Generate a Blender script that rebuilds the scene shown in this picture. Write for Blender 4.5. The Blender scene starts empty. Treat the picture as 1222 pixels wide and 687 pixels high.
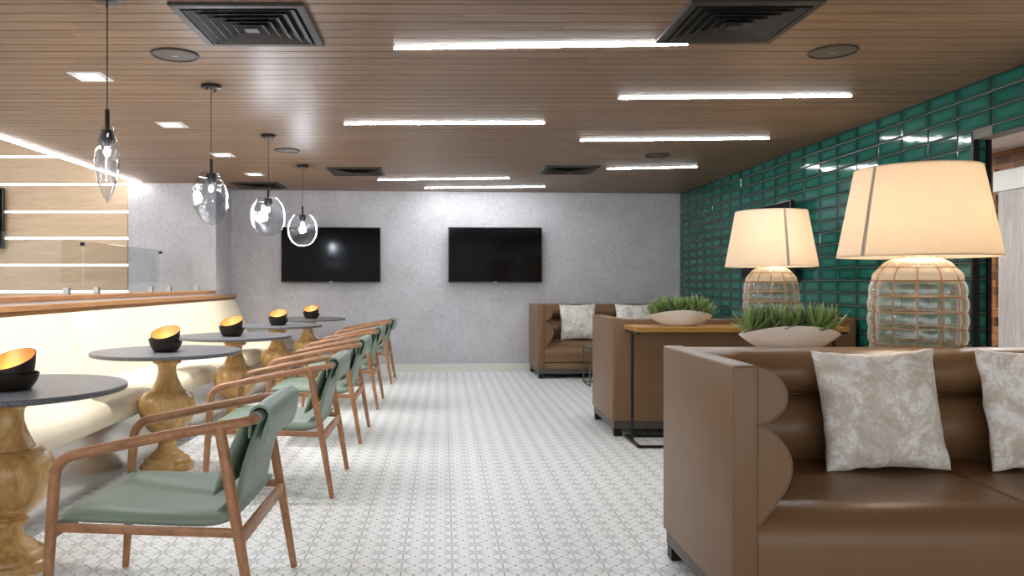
import bpy, bmesh, math, random
from mathutils import Vector, Matrix, noise as mnoise

PI = math.pi
R = math.radians
sc = bpy.context.scene
col = sc.collection
rng = random.Random(11)

# ------------------------------------------------------------------ camera, world, exposure
F = 930.0; PX, PY, EYE = 530.0, 337.5, 1.16
CEIL = 2.353
cam_d = bpy.data.cameras.new('camera'); cam = bpy.data.objects.new('camera', cam_d); col.objects.link(cam)
cam.location = (0, 0, EYE); cam.rotation_euler = (R(90), 0, 0)
cam_d.sensor_width = 36; cam_d.sensor_fit = 'HORIZONTAL'; cam_d.lens = 36 * F / 1222
cam_d.shift_x = (611 - PX) / 1222; cam_d.shift_y = -(343.5 - PY) / 1222
cam_d.clip_start = 0.02; cam_d.clip_end = 100
sc.camera = cam
world = bpy.data.worlds.new('world'); sc.world = world; world.use_nodes = True
WORLD = 1.12
world.node_tree.nodes['Background'].inputs[0].default_value = (0.96, 0.98, 1.0, 1)
world.node_tree.nodes['Background'].inputs[1].default_value = WORLD
vs = sc.view_settings
vs.view_transform = 'Standard'; vs.look = 'None'; vs.gamma = 1; vs.exposure = 0.70; vs.use_curve_mapping = False
cy = sc.cycles
cy.use_denoising = True; cy.max_bounces = 10; cy.diffuse_bounces = 5; cy.glossy_bounces = 5
cy.transparent_max_bounces = 24; cy.transmission_bounces = 8
cy.caustics_reflective = False; cy.caustics_refractive = False
cy.sample_clamp_indirect = 6.0; cy.sample_clamp_direct = 0.0
LED = 92.0           # ceiling lines
WALL_LED = 4.0       # lines on the oak wall
COVE_LED = 26.0
SPOT_W = 85.0        # downlights
FILL_PANEL = 24.0  # strength of the unseen panels added as fill
PEND_W = 9.0         # pendant bulbs
LAMP_W = 3.6         # table lamps
CANDLE_W = 0.32

# ------------------------------------------------------------------ helpers
def on_ceil(px, py, z=CEIL):
    y = F * (z - EYE) / (PY - py); return Vector(((px - PX) * y / F, y, z))
def wall_y(x): return 10.19 + 0.07 * x

def box(bm, x0, x1, y0, y1, z0, z1, bev=0.0, seg=2, mat=None):
    vs_ = [bm.verts.new(p) for p in ((x0,y0,z0),(x1,y0,z0),(x1,y1,z0),(x0,y1,z0),(x0,y0,z1),(x1,y0,z1),(x1,y1,z1),(x0,y1,z1))]
    fs = [bm.faces.new([vs_[i] for i in f]) for f in ((0,3,2,1),(4,5,6,7),(0,1,5,4),(1,2,6,5),(2,3,7,6),(3,0,4,7))]
    if bev > 0:
        es = list({e for f in fs for e in f.edges})
        bmesh.ops.bevel(bm, geom=es, offset=bev, segments=seg, profile=0.5, affect='EDGES')
    elif mat:
        pass
    return vs_

def beam(bm, a, b, w, h, up=(0,0,1), bev=0.0):
    a = Vector(a); b = Vector(b); d = (b - a); L = d.length; d.normalize()
    s = d.cross(Vector(up)); s.normalize(); u = s.cross(d)
    t = bmesh.new(); box(t, -w/2, w/2, 0, L, -h/2, h/2, bev)
    M = Matrix((s, d, u)).transposed().to_4x4(); M.translation = a
    t.transform(M); merge(bm, t)

def merge(bm, t):
    me = bpy.data.meshes.new('tmp'); t.to_mesh(me); t.free(); bm.from_mesh(me); bpy.data.meshes.remove(me)

def tube(bm, pts, rad, seg=12, caps=True, flat=1.0):
    pts = [Vector(p) for p in pts]
    if not isinstance(rad, (list, tuple)): rad = [rad] * len(pts)
    rings = []; prev = None
    for i, p in enumerate(pts):
        if i == 0: d = pts[1] - pts[0]
        elif i == len(pts) - 1: d = pts[-1] - pts[-2]
        else: d = (pts[i+1] - p).normalized() + (p - pts[i-1]).normalized()
        d.normalize()
        if prev is None:
            n = d.orthogonal().normalized()
            if abs(d.z) < 0.95: n = (Vector((0,0,1)) - d * d.z).normalized()
        else:
            n = (prev - d * prev.dot(d)).normalized()
        prev = n; b = d.cross(n)
        rings.append([bm.verts.new(p + rad[i] * (n * math.cos(2*PI*k/seg) + flat * b * math.sin(2*PI*k/seg))) for k in range(seg)])
    for i in range(len(rings) - 1):
        for k in range(seg):
            bm.faces.new((rings[i][k], rings[i][(k+1)%seg], rings[i+1][(k+1)%seg], rings[i+1][k]))
    if caps:
        bm.faces.new(rings[0][::-1]); bm.faces.new(rings[-1])

def lathe(bm, prof, seg=32, cap0=True, cap1=True, c=(0,0), sx=1.0, sy=1.0):
    rings = []
    for r, z in prof:
        if r < 1e-6: rings.append([bm.verts.new((c[0], c[1], z))])
        else: rings.append([bm.verts.new((c[0] + sx*r*math.cos(2*PI*k/seg), c[1] + sy*r*math.sin(2*PI*k/seg), z)) for k in range(seg)])
    for a, b in zip(rings, rings[1:]):
        for k in range(seg):
            q = [a[k % len(a)], a[(k+1) % len(a)], b[(k+1) % len(b)], b[k % len(b)]]
            u = []
            for v in q:
                if v not in u: u.append(v)
            if len(u) > 2: bm.faces.new(u)
    if cap0 and len(rings[0]) > 2: bm.faces.new(rings[0][::-1])
    if cap1 and len(rings[-1]) > 2: bm.faces.new(rings[-1])
    return rings

def loft(bm, loops, closed=True, caps=True):
    """connects successive loops of equal length"""
    rs = [[bm.verts.new(p) for p in l] for l in loops]
    n = len(rs[0])
    for a, b in zip(rs, rs[1:]):
        for k in range(n if closed else n - 1):
            bm.faces.new((a[k], a[(k+1)%n], b[(k+1)%n], b[k]))
    if caps: bm.faces.new(rs[0][::-1]); bm.faces.new(rs[-1])
    return rs

def pad(bm, fn, nu=16, nv=16):
    """closed shell: fn(u,v,side) -> point, u,v in -1..1, the two sides share the rim"""
    top = [[None]*(nv+1) for _ in range(nu+1)]; bot = [[None]*(nv+1) for _ in range(nu+1)]
    for i in range(nu+1):
        for j in range(nv+1):
            u = -math.cos(PI*i/nu); v = -math.cos(PI*j/nv)
            top[i][j] = bm.verts.new(fn(u, v, 1))
            rim = i in (0, nu) or j in (0, nv)
            bot[i][j] = top[i][j] if rim else bm.verts.new(fn(u, v, -1))
    for i in range(nu):
        for j in range(nv):
            bm.faces.new((top[i][j], top[i+1][j], top[i+1][j+1], top[i][j+1]))
            bm.faces.new((bot[i][j], bot[i][j+1], bot[i+1][j+1], bot[i+1][j]))

def obj(name, bm, mat, parent=None, smooth=True, sharp=40, loc=None, rot=None):
    bmesh.ops.recalc_face_normals(bm, faces=bm.faces)
    if smooth:
        lim = R(sharp)
        for f in bm.faces: f.smooth = True
        for e in bm.edges:
            if len(e.link_faces) == 2:
                try: e.smooth = e.calc_face_angle() < lim
                except ValueError: pass
    me = bpy.data.meshes.new(name); bm.to_mesh(me); bm.free()
    me.materials.append(mat)
    o = bpy.data.objects.new(name, me); col.objects.link(o)
    if parent: o.parent = parent
    if loc: o.location = loc
    if rot: o.rotation_euler = rot
    return o

def tag(o, label, cat, group=None):
    o['label'] = label; o['category'] = cat
    if group: o['group'] = group
    return o
def thing(name, label, cat, loc=(0,0,0), rz=0.0, group=None):
    o = bpy.data.objects.new(name, None); col.objects.link(o); o.empty_display_size = 0.1
    o.location = loc; o.rotation_euler = (0, 0, rz)
    return tag(o, label, cat, group)
def struct(name, bm, mat, smooth=False, sharp=40):
    o = obj(name, bm, mat, smooth=smooth, sharp=sharp); o['kind'] = 'structure'; return o
def dup(root, label, loc=None, rz=None, group=None):
    def cp(o, par):
        c = o.copy(); col.objects.link(c); c.parent = par
        for ch in list(o.children): cp(ch, c)
        return c
    kids = list(root.children)
    r = root.copy(); col.objects.link(r)
    for k in kids: cp(k, r)
    r['label'] = label
    if group: r['group'] = group
    if loc is not None: r.location = loc
    if rz is not None: r.rotation_euler = (0, 0, rz)
    return r
def lamp_light(kind, parent, loc, power, color, size=0.05, rot=None, **kw):
    d = bpy.data.lights.new(kind.lower() + '_light', kind); d.energy = power; d.color = color
    if kind in ('POINT', 'SPOT'): d.shadow_soft_size = size
    for k, v in kw.items(): setattr(d, k, v)
    o = bpy.data.objects.new('light', d); col.objects.link(o); o.parent = parent; o.location = loc
    if rot: o.rotation_euler = rot
    return o

# ------------------------------------------------------------------ materials
def srgb(r, g, b):
    f = lambda c: (c/255/12.92) if c/255 <= 0.04045 else ((c/255 + 0.055)/1.055) ** 2.4
    return (f(r), f(g), f(b), 1)
class NT:
    def __init__(s, name):
        s.m = bpy.data.materials.new(name); s.m.use_nodes = True; s.t = s.m.node_tree
        s.p = s.t.nodes['Principled BSDF']; s.out = s.t.nodes['Material Output']
    def n(s, typ, ins=None, **kw):
        nd = s.t.nodes.new(typ)
        for k, v in kw.items(): setattr(nd, k, v)
        for k, v in (ins or {}).items(): s.set(nd, k, v)
        return nd
    def set(s, nd, k, v):
        i = nd.inputs[k]
        if isinstance(v, bpy.types.NodeSocket): s.t.links.new(v, i)
        elif isinstance(v, bpy.types.Node): s.t.links.new(v.outputs[0], i)
        else: i.default_value = v
    def math(s, op, a, b=None, c=None, clamp=False):
        nd = s.n('ShaderNodeMath', operation=op, use_clamp=clamp); s.set(nd, 0, a)
        if b is not None: s.set(nd, 1, b)
        if c is not None: s.set(nd, 2, c)
        return nd.outputs[0]
    def mix(s, f, a, b, blend='MIX'):
        nd = s.n('ShaderNodeMix', data_type='RGBA', blend_type=blend)
        s.set(nd, 0, f); s.set(nd, 6, a); s.set(nd, 7, b); return nd.outputs[2]
    def ramp(s, f, stops):
        nd = s.n('ShaderNodeValToRGB'); cr = nd.color_ramp
        while len(cr.elements) < len(stops): cr.elements.new(0.5)
        for e, (p, c) in zip(cr.elements, stops): e.position = p; e.color = c
        s.set(nd, 0, f); return nd.outputs[0]
    def coord(s, which='Object', scale=(1,1,1), rot=(0,0,0), rnd=False):
        tc = s.n('ShaderNodeTexCoord')
        mp = s.n('ShaderNodeMapping', {'Vector': tc.outputs[which], 'Scale': scale, 'Rotation': rot})
        if rnd:
            oi = s.n('ShaderNodeObjectInfo'); v = s.math('MULTIPLY', oi.outputs['Random'], 37.0)
            s.set(mp, 'Location', s.n('ShaderNodeCombineXYZ', {0: v, 1: v, 2: v}).outputs[0])
        return mp.outputs[0]
    def noise(s, vec, scale=5, detail=4, rough=0.55, dist=0.0, col=False):
        nd = s.n('ShaderNodeTexNoise', {'Vector': vec, 'Scale': scale, 'Detail': detail, 'Roughness': rough, 'Distortion': dist})
        return nd.outputs[1 if col else 0]
    def bump(s, h, strength=0.2, dist=0.01):
        s.set(s.p, 'Normal', s.n('ShaderNodeBump', {'Height': h, 'Strength': strength, 'Distance': dist}).outputs[0])
    def done(s, color=None, rough=0.5, metal=0.0, spec=0.5, **kw):
        if color is not None: s.set(s.p, 'Base Color', color)
        s.set(s.p, 'Roughness', rough); s.set(s.p, 'Metallic', metal); s.set(s.p, 'Specular IOR Level', spec)
        for k, v in kw.items(): s.set(s.p, k.replace('_', ' '), v)
        return s.m

def plain(name, c, rough=0.5, metal=0.0, spec=0.5, bump=0.0, bscale=200, var=0.06):
    t = NT(name); v = t.coord('Object', rnd=True); n = t.noise(v, 6, 4)
    dark = tuple(x * (1 - var) for x in c[:3]) + (1,); lite = tuple(min(1, x * (1 + var)) for x in c[:3]) + (1,)
    cc = t.mix(n, dark, lite)
    if bump: t.bump(t.noise(v, bscale, 3), bump, 0.002)
    return t.done(cc, rough, metal, spec)
def emit(name, c, s):
    t = NT(name); e = t.n('ShaderNodeEmission', {0: c, 1: s}); t.t.links.new(e.outputs[0], t.out.inputs[0]); return t.m
def wood(name, c1, c2, scale, rough=0.45, big=1.0, bump=0.1, rnd=True, spec=0.5, contrast=(0.3, 0.72)):
    t = NT(name); v = t.coord('Object', scale=scale, rnd=rnd)
    n1 = t.noise(v, 3 * big, 8, 0.6, 1.2); n2 = t.noise(v, 18 * big, 3, 0.5)
    f = t.math('ADD', t.math('MULTIPLY', n1, 0.75), t.math('MULTIPLY', n2, 0.25))
    cc = t.ramp(f, [(contrast[0], c1), (contrast[1], c2)])
    if bump: t.bump(f, bump, 0.002)
    return t.done(cc, rough, 0, spec)

M = {}
# ceiling boards: walnut, each board its own tone
t = NT('walnut_ceiling'); geo = t.n('ShaderNodeNewGeometry'); rp = geo.outputs['Random Per Island']
tc = t.n('ShaderNodeTexCoord')
off = t.n('ShaderNodeCombineXYZ', {0: t.math('MULTIPLY', rp, 53.0), 1: t.math('MULTIPLY', rp, 17.0), 2: 0.0})
vv = t.n('ShaderNodeVectorMath', {0: tc.outputs['Object'], 1: off.outputs[0]}, operation='ADD')
mp = t.n('ShaderNodeMapping', {'Vector': vv.outputs[0], 'Scale': (0.7, 26, 26)})
n1 = t.noise(mp.outputs[0], 1.6, 7, 0.65, 0.6); n2 = t.noise(mp.outputs[0], 9, 3)
f = t.math('ADD', t.math('MULTIPLY', n1, 0.7), t.math('MULTIPLY', n2, 0.3))
cc = t.ramp(f, [(0.32, (0.125, 0.073, 0.042, 1)), (0.5, (0.240, 0.148, 0.090, 1)), (0.68, (0.34, 0.215, 0.135, 1))])
cc = t.mix(t.math('MULTIPLY', rp, 0.35), cc, (0.13, 0.08, 0.05, 1))
t.bump(f, 0.08, 0.002); M['ceil'] = t.done(cc, 0.42, 0, 0.35)
M['ceil_back'] = plain('groove_shadow_board', (0.02, 0.013, 0.009, 1), 0.8)
M['oak_wall'] = wood('light_oak_panel', srgb(178, 152, 126), srgb(204, 180, 154), (0.5, 1, 5), 0.5, 1.2, 0.05, rnd=False)
M['ledge'] = wood('cherry_ledge', srgb(146, 100, 62), srgb(188, 140, 96), (14, 0.9, 14), 0.35, 1.0, 0.05, rnd=False)
M['ledge_dark'] = wood('honey_ledge_board', srgb(136, 92, 48), srgb(176, 128, 74), (14, 0.9, 14), 0.4, 1.0, 0.05, rnd=False)
M['chair_wood'] = wood('chair_walnut', srgb(136, 91, 60), srgb(196, 146, 106), (3, 18, 3), 0.38, 1.0, 0.05)
M['pedestal'] = wood('turned_mango_wood', srgb(158, 108, 54), srgb(232, 192, 128), (3.2, 3.2, 1.3), 0.24, 0.9, 0.04, contrast=(0.30, 0.66))
M['console_wood'] = wood('golden_console_wood', srgb(132, 90, 30), srgb(184, 138, 58), (1.5, 14, 14), 0.4)
M['mosaic'] = None
# plaster wallpaper
def wallpaper(name, a, b, c):
    t = NT(name); v = t.coord('Object')
    d = t.n('ShaderNodeVectorMath', {0: v, 1: t.n('ShaderNodeVectorMath', {0: t.noise(v, 9, 3, col=True), 1: (0.12, 0.12, 0.12)}, operation='MULTIPLY').outputs[0]}, operation='ADD').outputs[0]
    n1 = t.noise(d, 26, 6, 0.7, 1.5); n2 = t.noise(v, 3, 3); n3 = t.noise(t.coord('Object', scale=(1, 1, 9)), 40, 4, 0.7)
    f = t.math('ADD', t.math('MULTIPLY', n1, 0.6), t.math('ADD', t.math('MULTIPLY', n2, 0.2), t.math('MULTIPLY', n3, 0.2)))
    cc = t.ramp(f, [(0.36, a), (0.5, b), (0.64, c)])
    t.bump(n1, 0.12, 0.003)
    return t.done(cc, 0.75, 0, 0.3)
M['paper'] = wallpaper('grey_brushed_wallpaper', srgb(166, 164, 168), srgb(188, 187, 192), srgb(205, 204, 208))
M['paint'] = plain('white_paint', (0.72, 0.71, 0.69, 1), 0.6)
M['baseboard'] = plain('pale_baseboard', srgb(214, 214, 208), 0.45)
# floor tiles
t = NT('star_patterned_floor_tile'); P = 0.1037
tc = t.n('ShaderNodeTexCoord'); sp = t.n('ShaderNodeSeparateXYZ', {0: tc.outputs['Object']})
cx = t.math('DIVIDE', t.math('ADD', sp.outputs[0], 0.070 + 40*P), P); cyy = t.math('DIVIDE', t.math('ADD', sp.outputs[1], -3.149 + 60*P), P)
u = t.math('SUBTRACT', t.math('FRACT', t.math('ADD', cx, 0.5)), 0.5); v = t.math('SUBTRACT', t.math('FRACT', t.math('ADD', cyy, 0.5)), 0.5)
au = t.math('ABSOLUTE', u); av = t.math('ABSOLUTE', v)
r_ = t.math('SQRT', t.math('ADD', t.math('MULTIPLY', u, u), t.math('MULTIPLY', v, v))); th = t.math('ARCTAN2', v, u)
star = t.math('ADD', 0.135, t.math('MULTIPLY', 0.15, t.math('POWER', t.math('ABSOLUTE', t.math('COSINE', t.math('MULTIPLY', th, 4.0))), 3.0)))
dr = t.math('ABSOLUTE', t.math('SUBTRACT', r_, star))
A = t.math('SUBTRACT', 1.0, t.math('SMOOTH_MIN', t.math('DIVIDE', dr, 0.06), 1.0, 0.05), clamp=True)
fill = t.math('LESS_THAN', r_, star)
dg = t.math('ABSOLUTE', t.math('SUBTRACT', au, av))
B = t.math('MULTIPLY', t.math('LESS_THAN', dg, 0.045), t.math('MULTIPLY', t.math('GREATER_THAN', r_, 0.2), t.math('LESS_THAN', r_, 0.5)))
V = t.math('MULTIPLY', t.math('LESS_THAN', au, 0.028), t.math('GREATER_THAN', av, 0.27))
Hh = t.math('MULTIPLY', t.math('LESS_THAN', av, 0.018), t.math('GREATER_THAN', au, 0.27))
D = t.math('LESS_THAN', t.math('ADD', t.math('SUBTRACT', 0.5, au), t.math('SUBTRACT', 0.5, av)), 0.08)
mask = t.math('MAXIMUM', t.math('MULTIPLY', A, 0.85), t.math('MAXIMUM', t.math('MULTIPLY', B, 0.6), t.math('MAXIMUM', t.math('MULTIPLY', V, 0.75), t.math('MAXIMUM', t.math('MULTIPLY', Hh, 0.35), t.math('MULTIPLY', D, 0.9)))))
mask = t.math('MAXIMUM', mask, t.math('MULTIPLY', fill, 0.26))
sx = t.math('ABSOLUTE', t.math('SUBTRACT', t.math('FRACT', t.math('ADD', t.math('MULTIPLY', cx, 0.5), 0.5)), 0.5))
sy = t.math('ABSOLUTE', t.math('SUBTRACT', t.math('FRACT', t.math('ADD', t.math('MULTIPLY', cyy, 0.5), 0.0)), 0.5))
gr = t.math('MAXIMUM', t.math('LESS_THAN', sx, 0.007), t.math('LESS_THAN', sy, 0.005))
base = t.mix(t.noise(tc.outputs['Object'], 3.0, 3), srgb(235, 239, 240), srgb(245, 248, 249))
cc = t.mix(mask, base, srgb(112, 119, 122)); cc = t.mix(t.math('MULTIPLY', gr, 0.8), cc, srgb(232, 234, 234))
M['floor'] = t.done(cc, 0.38, 0, 0.4)
# green glazed tile: edges where the glaze runs thin are darker
t = NT('green_glazed_tile'); geo = t.n('ShaderNodeNewGeometry'); rp = geo.outputs['Random Per Island']
uv = t.n('ShaderNodeUVMap'); sp = t.n('ShaderNodeSeparateXYZ', {0: uv.outputs[0]})
ex = t.math('ABSOLUTE', t.math('SUBTRACT', sp.outputs[0], 0.5)); ey = t.math('ABSOLUTE', t.math('SUBTRACT', sp.outputs[1], 0.5))
e1 = t.math('MULTIPLY', t.math('SUBTRACT', ex, 0.26), 4.0, clamp=True); e2 = t.math('MULTIPLY', t.math('SUBTRACT', ey, 0.12), 2.5, clamp=True)
edge = t.math('MAXIMUM', e1, e2)
tc = t.n('ShaderNodeTexCoord'); mp = t.n('ShaderNodeMapping', {'Vector': tc.outputs['Object'], 'Scale': (1, 3, 9)})
nn = t.noise(mp.outputs[0], 7, 4, 0.6, 0.8)
c0 = t.mix(rp, (0.015, 0.125, 0.096, 1), (0.028, 0.180, 0.140, 1))
c0 = t.mix(t.math('MULTIPLY', nn, 0.6), c0, (0.010, 0.095, 0.076, 1))
c0 = t.mix(t.math('MULTIPLY', edge, 0.9), c0, (0.004, 0.026, 0.022, 1))
t.bump(t.noise(tc.outputs['Object'], 14, 2), 0.10, 0.006)
M['tile'] = t.done(c0, 0.08, 0, 0.32)
M['grout'] = plain('grey_grout', srgb(112, 108, 100), 0.75)
# leather and cloth
def leather(name, c, rough, var=0.10, bs=0.1):
    t = NT(name); v = t.coord('Object', rnd=True)
    n = t.noise(v, 2.5, 5, 0.6); g = t.n('ShaderNodeTexVoronoi', {'Vector': v, 'Scale': 260})
    cc = t.mix(n, tuple(x*(1-var) for x in c[:3]) + (1,), tuple(x*(1+var) for x in c[:3]) + (1,))
    t.bump(t.math('ADD', t.math('MULTIPLY', g.outputs[0], 0.3), t.noise(v, 9, 3)), bs, 0.003)
    return t.done(cc, rough, 0, 0.45)
M['brown'] = leather('brown_leather', srgb(119, 89, 60), 0.40)
M['green_l'] = leather('sage_green_leather', srgb(128, 147, 131), 0.42)
M['cream'] = leather('cream_leather', srgb(231, 220, 196), 0.5, 0.03, 0.05)
t = NT('crushed_velvet'); v = t.coord('Object', rnd=True)
n1 = t.noise(v, 8, 8, 0.72, 1.2); n2 = t.noise(v, 3, 3); n3 = t.noise(v, 55, 3)
f = t.math('ADD', t.math('MULTIPLY', n1, 0.62), t.math('ADD', t.math('MULTIPLY', n2, 0.2), t.math('MULTIPLY', n3, 0.18)))
cc = t.ramp(f, [(0.42, srgb(204, 195, 180)), (0.50, srgb(226, 220, 210)), (0.53, srgb(244, 242, 238)), (0.62, srgb(250, 249, 247))])
t.bump(f, 0.35, 0.006); M['velvet'] = t.done(cc, 0.42, 0, 0.4, Sheen_Weight=0.3)
# stone, metal, glass
t = NT('speckled_dark_stone'); v = t.coord('Object', rnd=True)
sp1 = t.noise(v, 240, 2, 0.7); cc = t.ramp(sp1, [(0.40, (0.055, 0.058, 0.068, 1)), (0.54, (0.125, 0.130, 0.148, 1)), (0.68, (0.30, 0.31, 0.34, 1))])
t.bump(sp1, 0.1, 0.001); M['stone'] = t.done(cc, 0.36, 0, 0.6)
M['black_metal'] = plain('black_metal', (0.018, 0.017, 0.017, 1), 0.4, 0.6)
M['bronze'] = plain('dark_bronze', (0.035, 0.027, 0.022, 1), 0.42, 0.5)
M['gold'] = plain('gold_leaf_lining', (0.90, 0.50, 0.22, 1), 0.36, 0.7, bump=0.3, bscale=60)
M['plinth'] = plain('grey_brown_plinth', (0.075, 0.068, 0.058, 1), 0.45)
M['table_metal'] = plain('bronze_frame_metal', (0.14, 0.115, 0.085, 1), 0.4, 0.6)
M['vent'] = plain('dark_vent_metal', (0.028, 0.024, 0.021, 1), 0.5, 0.2)
M['vent_shade'] = plain('vent_shade_plate', (0.008, 0.007, 0.006, 1), 0.9)  # near-black colour stands in for the shade inside the vent
M['speaker'] = plain('speaker_grille', (0.10, 0.080, 0.065, 1), 0.6, bump=0.5, bscale=600)
M['steel'] = plain('brushed_steel', (0.55, 0.55, 0.56, 1), 0.3, 1.0)
M['kick'] = plain('polished_kick_plate', (0.60, 0.58, 0.55, 1), 0.2, 0.85)
M['tv_body'] = plain('tv_black_casing', (0.008, 0.008, 0.009, 1), 0.35)
t = NT('tv_screen'); M['screen'] = t.done((0.0015, 0.0015, 0.0018, 1), 0.10, 0, 0.08)
M['white'] = plain('white_enamel', (0.80, 0.80, 0.80, 1), 0.4)
M['ceramic'] = plain('white_ceramic', srgb(240, 235, 226), 0.5, bump=0.1, bscale=80)
M['soil'] = plain('dark_soil', (0.02, 0.015, 0.01, 1), 0.9, bump=0.6, bscale=90)
M['rattan'] = plain('bronze_cage_wire', srgb(168, 128, 84), 0.45, 0.2)
M['candle'] = plain('wax', (0.85, 0.78, 0.62, 1), 0.5)
M['flame'] = emit('candle_flame', (1.0, 0.62, 0.24, 1), 40)
M['led'] = emit('led_line', (0.94, 0.975, 1.0, 1), LED)
M['cove'] = emit('cove_line', (1.0, 0.985, 0.96, 1), COVE_LED)
M['wled'] = emit('wall_line', (1.0, 0.96, 0.90, 1), WALL_LED)
M['down'] = emit('downlight_lens', (1.0, 0.98, 0.96, 1), 14)
M['panel'] = emit('panel_light', (1.0, 0.98, 0.95, 1), FILL_PANEL)
M['bulb'] = emit('pendant_led', (0.90, 0.94, 1.0, 1), 160)
M['lampbulb'] = emit('lamp_bulb', (1.0, 0.80, 0.58, 1), 20)
def thin_glass(name, tint, edge, rough=0.02, gain=1.0, body=0.0, bcol=(1,1,1,1), bmp=0.0):
    t = NT(name); t.t.nodes.remove(t.p)
    lw = t.n('ShaderNodeLayerWeight', {'Blend': 0.35})
    tr = t.n('ShaderNodeBsdfTransparent', {0: t.mix(t.math('POWER', lw.outputs[1], 2.2), tint, edge)})
    gl = t.n('ShaderNodeBsdfGlossy', {0: (1,1,1,1), 'Roughness': rough})
    if bmp:
        b = t.n('ShaderNodeBump', {'Height': t.noise(t.coord('Object'), 22, 3), 'Strength': bmp, 'Distance': 0.01}); t.set(gl, 'Normal', b.outputs[0])
    lf = t.n('ShaderNodeLayerWeight', {'Blend': 0.5}); fr = t.math('ADD', 0.04, t.math('MULTIPLY', 0.9, t.math('POWER', lf.outputs[1], 5.0)))
    mx = t.n('ShaderNodeMixShader', {0: t.math('MULTIPLY', fr, gain, clamp=True), 1: tr.outputs[0], 2: gl.outputs[0]})
    last = mx
    if body:
        df = t.n('ShaderNodeBsdfDiffuse', {0: bcol}); tl = t.n('ShaderNodeBsdfTranslucent', {0: bcol})
        m2 = t.n('ShaderNodeMixShader', {0: 0.5, 1: df.outputs[0], 2: tl.outputs[0]})
        bf = body
        if body < 0:   # thick blown glass: the turned-away edge of each bubble looks whiter
            l2 = t.n('ShaderNodeLayerWeight', {'Blend': 0.5}); bf = t.math('ADD', -body, t.math('MULTIPLY', 0.75, t.math('POWER', l2.outputs[1], 2.0)), clamp=True)
        last = t.n('ShaderNodeMixShader', {0: bf, 1: mx.outputs[0], 2: m2.outputs[0]})
    t.t.links.new(last.outputs[0], t.out.inputs[0]); return t.m
M['pane'] = thin_glass('clear_pane_glass', (0.98, 0.99, 0.985, 1), (0.92, 0.95, 0.94, 1))
M['pend_glass'] = thin_glass('pendant_clear_glass', (0.88, 0.90, 0.93, 1), (0.30, 0.33, 0.40, 1), 0.02, 1.5, bmp=0.35)
M['lamp_glass'] = thin_glass('bubble_lamp_glass', (0.86, 0.90, 0.88, 1), (0.72, 0.72, 0.68, 1), 0.05, 2.2, -0.07, (0.92, 0.90, 0.85, 1), 0.2)
M['milk'] = thin_glass('milky_lamp_glass', (0.9, 0.9, 0.88, 1), (0.8, 0.8, 0.76, 1), 0.1, 1.0, 0.72, (0.90, 0.84, 0.74, 1))
t = NT('linen_lampshade'); t.t.nodes.remove(t.p)
v = t.coord('Object', scale=(1, 1, 1)); w1 = t.noise(t.coord('Object', scale=(60, 60, 4)), 4, 4, 0.7)
cc = t.mix(w1, srgb(226, 214, 198), srgb(245, 236, 222))
df = t.n('ShaderNodeBsdfDiffuse', {0: cc}); tl = t.n('ShaderNodeBsdfTranslucent', {0: cc})
mx = t.n('ShaderNodeMixShader', {0: 0.55, 1: df.outputs[0], 2: tl.outputs[0]}); t.t.links.new(mx.outputs[0], t.out.inputs[0]); M['shade'] = t.m
M['seam'] = plain('linen_seam', srgb(176, 164, 148), 0.8)
t = NT('succulent_leaf'); v = t.coord('Object', rnd=True)
g2 = t.n('ShaderNodeNewGeometry'); cc = t.mix(t.math('ADD', t.math('MULTIPLY', g2.outputs['Random Per Island'], 0.7), t.math('MULTIPLY', t.noise(v, 26, 3), 0.3)), srgb(38, 66, 38), srgb(146, 172, 100)); M['leaf'] = t.done(cc, 0.45, 0, 0.4)
t = NT('wood_block_mosaic'); tc = t.n('ShaderNodeTexCoord'); sp = t.n('ShaderNodeSeparateXYZ', {0: tc.outputs['Object']})
vo = t.n('ShaderNodeTexBrick', {'Vector': t.n('ShaderNodeCombineXYZ', {0: sp.outputs[1], 1: sp.outputs[2], 2: 0.0}).outputs[0], 'Color1': srgb(70, 43, 22), 'Color2': srgb(166, 114, 68), 'Mortar': srgb(52, 32, 18), 'Scale': 1.0, 'Mortar Size': 0.002, 'Brick Width': 0.15, 'Row Height': 0.07})
t.bump(vo.outputs[1], 0.4, 0.01); M['mosaic'] = t.done(vo.outputs[0], 0.55)
M['grey_oak'] = wood('weathered_grey_oak', srgb(160, 154, 150), srgb(206, 202, 199), (8, 8, 0.8), 0.55, 1.0, 0.05, rnd=False)
M['pale_ceil'] = wood('pale_plank_ceiling', srgb(176, 156, 146), srgb(206, 190, 182), (20, 0.8, 20), 0.5, 1.0, 0.03, rnd=False)

# ------------------------------------------------------------------ setting
bm = bmesh.new(); box(bm, -7.4, 5.2, -1.6, 10.9, -0.1, 0.0); struct('floor', bm, M['floor'])
XL, XR = -3.62, 3.15
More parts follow.
